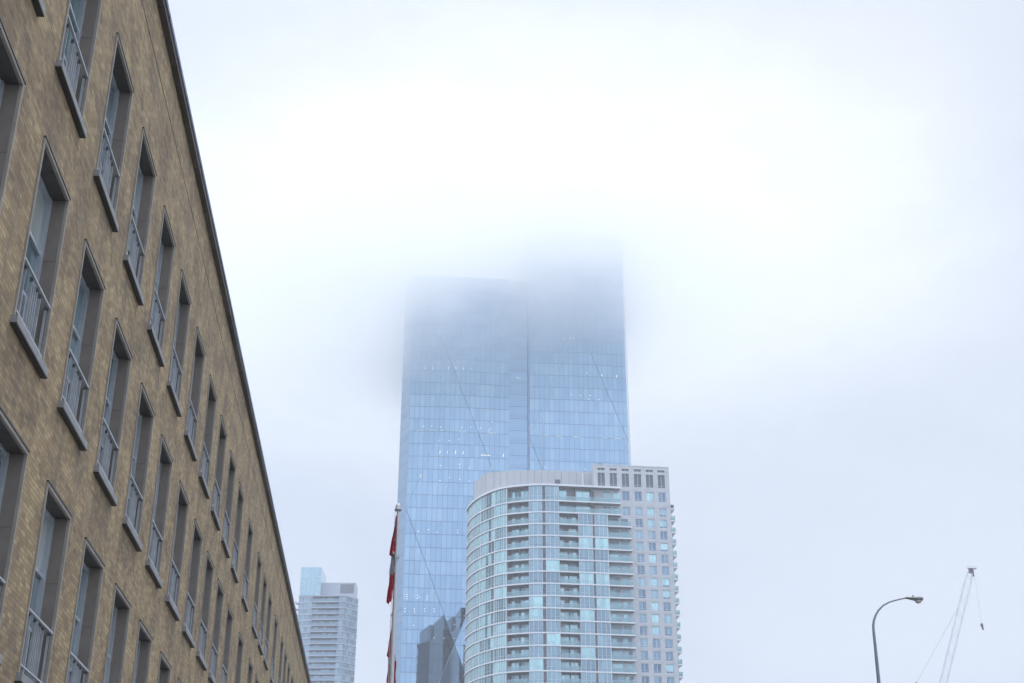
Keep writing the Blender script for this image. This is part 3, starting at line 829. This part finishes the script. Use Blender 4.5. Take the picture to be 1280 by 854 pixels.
for k in range(1, 5):
    g = MB(); g.box(-106.2 + 90, -104.31 + 90, 657 - 670, 660 - 670, LZ[k] - .4, LZ[k] - .1); g.box(-106.2 + 90, -106.1 + 90, 657 - 670, 660 - 670, LZ[k] - .098, LZ[k] + .95); g.build('side_balcony', M['ltslab'], rt)

# ------------------------------------------------------------ flagpoles and flags
def flagpole(x, y, top, label):
    p = empty('flagpole', (x, y, 0), 0, label, 'flagpole', 'flagpoles on the pavement')
    h = top
    m = MB(); m.tube([(0, 0, 0), (0, 0, h*.35), (0, 0, h*.7), (0, 0, h - .08)], [.085, .075, .058, .036], 16); m.build('pole', M['pole'], p, smooth=True)
    m = MB(); m.lathe([(.0, -.09), (.095, -.085), (.098, -.06), (.080, -.02), (.072, .05), (.05, .10), (.0, .115)], 20); m.build('cap', M['cap'], p, (0, 0, h), smooth=True)
    m = MB(); m.tube([(-.08, -.03, h - .1), (-.085, -.03, h*.5), (-.09, -.02, 1.3)], .006, 6); m.build('halyard', M['white'], p)
    m = MB(); m.box(-.10, -.05, -.03, .03, 1.25, 1.4); m.build('cleat', M['cap'], p)
    m = MB(); m.lathe([(.0, 0), (.2, 0), (.2, .03), (.12, .08), (.09, .12)], 16); m.build('base_collar', M['cap'], p)
    return p
P1 = (-3.06, 35.0); P2 = (-4.12, 47.0)
flagpole(*P1, 13.03, 'pale flagpole with a bell shaped cap standing in front of the glass tower')
flagpole(*P2, 13.05, 'flagpole hidden right behind the nearer flagpole')

def limp_flag(name, loc, prof, bands, label, seed):
    """a flag hanging in folds from the halyard: prof = (drop, left reach, right reach); cloth has real thickness"""
    rnd = random.Random(seed); N = 44; NT_ = 36
    def interp(u):
        for (a, l0, r0), (b, l1, r1) in zip(prof, prof[1:]):
            if a <= u <= b:
                t = (u - a)/(b - a); return l0 + (l1 - l0)*t, r0 + (r1 - r0)*t
        return prof[-1][1:]
    top, bot = prof[0][0], prof[-1][0]
    bmsh = bmesh.new(); V = []
    ph = [rnd.uniform(0, 6.28) for _ in range(4)]
    for i in range(N + 1):
        u = top + (bot - top)*i/N; l, r = interp(u); row = []
        for j in range(NT_ + 1):
            t = j/NT_
            x = l + (r - l)*t
            amp = .055*(.4 + .6*min(1, (u - top)/.5))
            y = amp*math.sin(t*12 + ph[0] + u*1.3) + .025*math.sin(t*27 + ph[1] - u*2.2)
            z = -u + (.05*math.sin(t*5 + ph[2]) - .10*(1 - t) if i > N*.9 else 0)
            row.append(bmsh.verts.new((x + .012*math.sin(u*9 + t*8 + ph[3]), y - .09*math.sin(t*3.14), z)))
        V.append(row)
    for i in range(N):
        for j in range(NT_):
            f = bmsh.faces.new((V[i][j], V[i][j+1], V[i+1][j+1], V[i+1][j])); f.smooth = True
            u = top + (bot - top)*(i + .5)/N + (j/NT_ - .5)*.12
            f.material_index = 0 if not (bands[0] < u < bands[1]) else 1
    r = bmesh.ops.solidify(bmsh, geom=bmsh.faces[:], thickness=.004)
    me = bpy.data.meshes.new(name); bmsh.to_mesh(me); bmsh.free(); me.materials.append(M['red']); me.materials.append(M['white'])
    o = bpy.data.objects.new(name, me); COL.objects.link(o); o.location = loc
    return tag(o, label, 'flag', 'limp flags on the poles')
limp_flag('flag', (P1[0], P1[1], 12.78), [(0, -.045, -.03), (.25, -.075, -.03), (.75, -.15, -.035), (1.05, -.205, -.04), (1.08, -.15, .06), (1.45, -.155, .045), (1.62, -.165, .03), (1.64, -.16, -.035), (2.0, -.185, -.04), (2.30, -.20, -.07)],
          (1.04, 1.60), 'red and white flag hanging limp near the top of the nearer flagpole', 3)
limp_flag('flag', (P2[0], P2[1], 12.75), [(0, -.04, .03), (.5, -.10, .04), (1.0, -.17, .05), (1.2, -.19, .14), (1.22, -.12, .15), (1.6, -.13, .155), (2.0, -.145, .165), (2.6, -.14, .15)],
          (1.22, 1.42), 'red flag hanging limp low down behind the nearer flagpole', 9)

# ------------------------------------------------------------ street lamp
la = empty('street_lamp', (10.60, 40, 0), 0, 'grey street lamp with a curved arm and cobra head reaching right', 'street lamp')
pts = [(0, 0, 0), (.03, 0, 4), (.10, 0, 8.0), (.145, 0, 9.4), (.158, 0, 10.4)]
m = MB(); m.tube(pts, [.105, .088, .064, .052, .044], 16); m.build('pole', M['lamp'], la, smooth=True)
arc = [(.158, 0, 10.4), (.158, 0, 10.85), (.165, 0, 11.03), (.20, 0, 11.18), (.27, 0, 11.34), (.37, 0, 11.49), (.53, 0, 11.64), (.73, 0, 11.745), (.92, 0, 11.80), (1.09, 0, 11.84), (1.27, 0, 11.875)]
m = MB(); m.tube(arc, [.044, .041, .038, .035, .032, .030, .027, .025, .024, .023, .022], 12); m.build('arm', M['lamp'], la, smooth=True)
hd = MB()
secs = [(1.22, .026, .028, 11.872), (1.30, .05, .036, 11.866), (1.42, .085, .048, 11.852), (1.55, .12, .066, 11.838), (1.66, .125, .070, 11.836), (1.72, .10, .056, 11.838), (1.745, .05, .030, 11.836)]
i0 = 0
for x, wy, hz, zc in secs:
    for s in range(16):
        t = 2*math.pi*s/16; hd.v.append((x, wy*math.cos(t), zc + hz*math.sin(t)))
for k in range(len(secs) - 1):
    for s in range(16):
        a = k*16 + s; b_ = k*16 + (s + 1) % 16; hd.f.append((a, b_, b_ + 16, a + 16)); hd.t.append(0); hd.m.append(0)
hd.f.append(tuple(range(15, -1, -1))); hd.t.append(0); hd.m.append(0); hd.f.append(tuple(range((len(secs)-1)*16, len(secs)*16))); hd.t.append(0); hd.m.append(0)
ho = hd.build('lamp_head', M['lamphead'], la, smooth=True)
m = MB(); m.lathe([(.0, -.085), (.05, -.075), (.088, -.045), (.098, 0), (.0, .01)], 18); m.build('lens', M['lens'], ho, (1.60, 0, 11.785), smooth=True)
m = MB(); m.lathe([(.0, 0), (.022, 0), (.022, .045), (.014, .06), (0, .062)], 10); m.build('photocell', M['lamphead'], ho, (1.46, 0, 11.898), smooth=True)
m = MB(); m.lathe([(0, 0), (.22, 0), (.22, .04), (.14, .1), (.11, .5), (.0, .5)], 16); m.build('base_plate', M['lamp'], la)

# ------------------------------------------------------------ tower crane
kr = empty('tower_crane', (97, 350, 0), 0, 'pale luffing tower crane with a steep lattice jib rising beyond the street lamp', 'crane')
def lattice(mb, p, q, w, hgt, n, rc, rb):
    p = Vector(p); q = Vector(q); d = (q - p).normalized()
    a = d.cross(Vector((0, 1, 0))).normalized(); b_ = d.cross(a).normalized()
    def c(t, i, taper=1.0):
        s1, s2 = ((-1,-1),(1,-1),(1,1),(-1,1))[i]
        ta = min(1, .55 + (1 - t)*9) * min(1, .4 + t*7)
        return p.lerp(q, t) + a*s1*w/2*ta + b_*s2*hgt/2*ta
    for i in range(4): mb.tube([c(k/n, i) for k in range(n + 1)], rc, 5)
    for k in range(n):
        for i in range(4):
            j = (i + 1) % 4
            mb.tube([c(k/n, i), c((k + 1)/n, j)] if k % 2 else [c(k/n, j), c((k + 1)/n, i)], rb, 4)
            if k % 3 == 0: mb.tube([c(k/n, i), c(k/n, j)], rb, 4)
m = MB(); lattice(m, (-3, 0, 0), (-3, 0, 37), 2.2, 2.2, 14, .13, .07); m.build('mast', M['crane'], kr)
PV = Vector((2.3, 0, 39.5)); TP = Vector((24.7, 0, 98.6))
m = MB(); lattice(m, PV, TP, 1.6, 1.4, 34, .045, .024); m.build('jib', M['crane'], kr)
m = MB(); m.box(-12, 3.2, -1.6, 1.6, 37.0, 39.0); m.build('machinery_deck', M['crane'], kr)
m = MB(); m.box(-12.2, -8.6, -1.5, 1.5, 34.2, 36.98); m.build('counterweight', M['concrete'], kr)
m = MB(); m.box(.4, 3.0, -3.2, -1.62, 37.4, 39.9); m.build('cab', M['cranered'], kr)
m = MB(); m.tube([(0, 0, 39), (-6.2, 0, 50)], .16, 6); m.tube([(-10, 0, 39), (-6.2, 0, 50)], .13, 6); m.build('gantry', M['crane'], kr)
m = MB()
for t in (-.35, .35): m.tube([(-6.2, t, 50), (6.6, t*.8, 69.0), (19.8, t*.6, 88.4)], .013, 5)
m.build('pendant_cable', M['cable'], kr)
m = MB(); m.lathe([(0, -.32), (.2, -.2), (.2, .2), (0, .32)], 8); m.build('cable_joint', M['cranered'], kr, (6.6, 0, 69.0))
m = MB(); m.box(-.55, .45, -.5, .5, -.75, .35); m.box(.2, .5, -.25, .25, -1.7, -.7); m.build('jib_head', M['cranered'], kr, TP + Vector((.1, 0, 0)))
m = MB(); m.box(-.7, 1.5, -.6, .6, .36, .48); m.tube([(-.9, 0, .48), (-.9, 0, 1.0), (1.7, 0, .95), (1.5, 0, .42)], .06, 5); m.tube([(-1.1, 0, 1.15), (.2, 0, .9)], .05, 5); m.build('head_platform', M['crane'], kr, TP)
HK = (25.5, 0, 83.6)
m = MB(); m.tube([TP + Vector((.8, .12, 0)), (HK[0] - .1, .12, HK[2])], .009, 4); m.tube([TP + Vector((.9, -.12, 0)), (HK[0] + .1, -.12, HK[2])], .009, 4); m.build('hoist_cable', M['cable'], kr)
m = MB(); m.box(-.28, .28, -.2, .2, -.1, .75); m.box(-.10, .34, -.1, .1, -.9, -.102); m.build('hook_block', M['cranered'], kr, HK)

# ------------------------------------------------------------ air: haze and the low cloud
def volume_mat(name):
    k = NT(name); k.n.remove(k.b)
    v = k.n.new('ShaderNodeVolumePrincipled'); k.link(v.outputs[0], k.out.inputs['Volume'])
    return k, v
k, v = volume_mat('haze_air')
v.inputs['Color'].default_value = (.93, .96, 1, 1); v.inputs['Density'].default_value = .00045; v.inputs['Anisotropy'].default_value = .2
hz = MB(); hz.box(-1520, 1520, -1520, 1520, -1.2, 262)
tag(hz.build('haze', k.mat), kind='stuff')

k, v = volume_mat('low_cloud_vapour')
p = k.pos(); x, y, z = k.sep(p)
wisp = k.noise(k.comb(k.math('MULTIPLY', x, .014), k.math('MULTIPLY', y, .014), k.math('MULTIPLY', z, .03)), 1.0, 3, .55)
zz = k.math('ADD', k.math('ADD', z, k.math('MULTIPLY', k.math('MAXIMUM', k.math('MINIMUM', k.math('SUBTRACT', x, 8), 60), -40), -.2)), k.math('MULTIPLY', k.math('SUBTRACT', wisp, .5), 20.0))
dens = k.n.new('ShaderNodeMapRange'); dens.interpolation_type = 'SMOOTHSTEP'
k.link(zz, dens.inputs['Value']); dens.inputs['From Min'].default_value = 180; dens.inputs['From Max'].default_value = 231
dens.inputs['To Min'].default_value = 0; dens.inputs['To Max'].default_value = .056
# thins out towards the rim of the bank
ex = k.math('POWER', k.math('DIVIDE', k.math('SUBTRACT', x, 5), 205.0), 2.0); ey = k.math('POWER', k.math('DIVIDE', k.math('SUBTRACT', y, 445), 175.0), 2.0)
rr = k.math('SQRT', k.math('ADD', ex, ey))
edge = k.n.new('ShaderNodeMapRange'); edge.interpolation_type = 'SMOOTHSTEP'
k.link(rr, edge.inputs['Value']); edge.inputs['From Min'].default_value = .10; edge.inputs['From Max'].default_value = 1.0; edge.inputs['To Min'].default_value = 1; edge.inputs['To Max'].default_value = 0
topf = k.n.new('ShaderNodeMapRange'); topf.interpolation_type = 'SMOOTHSTEP'
k.link(z, topf.inputs['Value']); topf.inputs['From Min'].default_value = 234; topf.inputs['From Max'].default_value = 276; topf.inputs['To Min'].default_value = 1; topf.inputs['To Max'].default_value = 0
tear = k.noise(k.comb(k.math('MULTIPLY', x, .030), k.math('MULTIPLY', y, .030), k.math('MULTIPLY', z, .055)), 1.0, 4, .6)
tr_ = k.n.new('ShaderNodeMapRange'); k.link(tear, tr_.inputs['Value']); tr_.inputs['From Min'].default_value = .32; tr_.inputs['From Max'].default_value = .68; tr_.inputs['To Min'].default_value = .25; tr_.inputs['To Max'].default_value = 1.75
k.link(k.math('MULTIPLY', tr_.outputs[0], k.math('MULTIPLY', k.math('MULTIPLY', dens.outputs[0], edge.outputs[0]), topf.outputs[0])), v.inputs['Density'])
v.inputs['Color'].default_value = (.990, .9955, 1, 1); v.inputs['Anisotropy'].default_value = .66
cl = MB(); n = 40
cl.prism([(5 + 208*math.cos(2*math.pi*i/n), 445 + 178*math.sin(2*math.pi*i/n)) for i in range(n)], 172, 304)
tag(cl.build('low_cloud', k.mat), kind='stuff', label='low cloud swallowing the top of the blue glass tower', cat='cloud')

# ------------------------------------------------------------ sky and light
SUN_EL, SUN_AZ = R(74), R(30)           # behind the overcast, ahead and high
w = bpy.data.worlds.new('World'); scene.world = w; w.use_nodes = True
nt = w.node_tree; N = nt.nodes; L = nt.links
bg = N['Background']
sky = N.new('ShaderNodeTexSky'); sky.sky_type = 'NISHITA'; sky.sun_disc = False
sky.sun_elevation = SUN_EL; sky.sun_rotation = SUN_AZ; sky.air_density = 1.0; sky.dust_density = 3.0
tc = N.new('ShaderNodeTexCoord')
def wm(op, a, b=None):
    x = N.new('ShaderNodeMath'); x.operation = op
    for i, q in enumerate((a, b)):
        if q is None: continue
        if isinstance(q, (int, float)): x.inputs[i].default_value = q
        else: L.new(q, x.inputs[i])
    return x.outputs[0]
mp = N.new('ShaderNodeMapping'); mp.inputs['Scale'].default_value = (1, 1, 1.9); mp.inputs['Location'].default_value = (.35, .1, .2)
L.new(tc.outputs['Generated'], mp.inputs[0])
nz = N.new('ShaderNodeTexNoise'); nz.inputs['Scale'].default_value = 2.6; nz.inputs['Detail'].default_value = 5; nz.inputs['Roughness'].default_value = .5; nz.inputs['Distortion'].default_value = .4
L.new(mp.outputs[0], nz.inputs['Vector'])
dt = N.new('ShaderNodeVectorMath'); dt.operation = 'DOT_PRODUCT'; L.new(tc.outputs['Generated'], dt.inputs[0])
sd = Vector((math.sin(SUN_AZ)*math.cos(SUN_EL), math.cos(SUN_AZ)*math.cos(SUN_EL), math.sin(SUN_EL)))
dt.inputs[1].default_value = sd
glow = wm('POWER', wm('MAXIMUM', dt.outputs['Value'], 0), 3.0)
sz = N.new('ShaderNodeSeparateXYZ'); L.new(tc.outputs['Generated'], sz.inputs[0])
# cloud brightness: overcast deck, brighter towards the hidden sun, raised behind the camera to light facades
ov = N.new('ShaderNodeMapRange'); ov.interpolation_type = 'SMOOTHSTEP'; L.new(sz.outputs[2], ov.inputs['Value'])
ov.inputs['From Min'].default_value = .66; ov.inputs['From Max'].default_value = .95; ov.inputs['To Min'].default_value = 0; ov.inputs['To Max'].default_value = 4.6
lum = wm('ADD', wm('ADD', wm('ADD', wm('ADD', wm('ADD', 3.05, wm('MULTIPLY', wm('MAXIMUM', wm('MULTIPLY', sz.outputs[1], -1.0), 0), 2.6)), wm('MULTIPLY', sz.outputs[0], -.55)), wm('MULTIPLY', wm('MAXIMUM', sz.outputs[2], 0), .35)), wm('ADD', ov.outputs[0], wm('MULTIPLY', glow, .1))), wm('MULTIPLY', wm('SUBTRACT', nz.outputs['Fac'], .5), 1.3))
tintr = N.new('ShaderNodeValToRGB')
tintr.color_ramp.elements[0].position = .2; tintr.color_ramp.elements[0].color = (.775, .888, 1.10, 1)
tintr.color_ramp.elements[1].position = .75; tintr.color_ramp.elements[1].color = (.925, .968, 1.04, 1)
L.new(wm('ADD', wm('MULTIPLY', nz.outputs['Fac'], .6), wm('MULTIPLY', glow, .45)), tintr.inputs[0])
sc_ = N.new('ShaderNodeVectorMath'); sc_.operation = 'SCALE'; L.new(tintr.outputs[0], sc_.inputs[0]); L.new(lum, sc_.inputs['Scale'])
mx = N.new('ShaderNodeMix'); mx.data_type = 'RGBA'; mx.inputs[0].default_value = .975
L.new(sky.outputs[0], mx.inputs[6]); L.new(sc_.outputs[0], mx.inputs[7]); L.new(mx.outputs[2], bg.inputs['Color'])
bg.inputs['Strength'].default_value = .12

su = bpy.data.lights.new('Sun', 'SUN'); su.energy = 0.5; su.angle = R(25); su.color = (1, .97, .93)
so = bpy.data.objects.new('sun', su); COL.objects.link(so)
so.rotation_euler = (-sd).to_track_quat('-Z', 'Y').to_euler(); so.location = (0, 0, 400)

# ------------------------------------------------------------ camera
cam = bpy.data.cameras.new('Camera'); cam.sensor_width = 36; cam.lens = 1690/1280*36
cam.clip_start = .1; cam.clip_end = 8000
co = bpy.data.objects.new('camera', cam); COL.objects.link(co); co.location = (0, 0, EYE)
PITCH = R(25.03); ROLL = R(.15)
co.matrix_world = Matrix.Translation((0, 0, EYE)) @ Matrix.Rotation(math.pi/2 + PITCH, 4, 'X') @ Matrix.Rotation(ROLL, 4, 'Z')
scene.camera = co

vs_ = scene.view_settings
vs_.view_transform = 'Standard'; vs_.look = 'None'; vs_.exposure = 1.17; vs_.gamma = 1; vs_.use_curve_mapping = False
cy = scene.cycles
cy.max_bounces = 20; cy.diffuse_bounces = 3; cy.glossy_bounces = 3; cy.transparent_max_bounces = 12; cy.volume_bounces = 16
cy.volume_step_rate = 1.0; cy.volume_max_steps = 128
cy.use_denoising = True
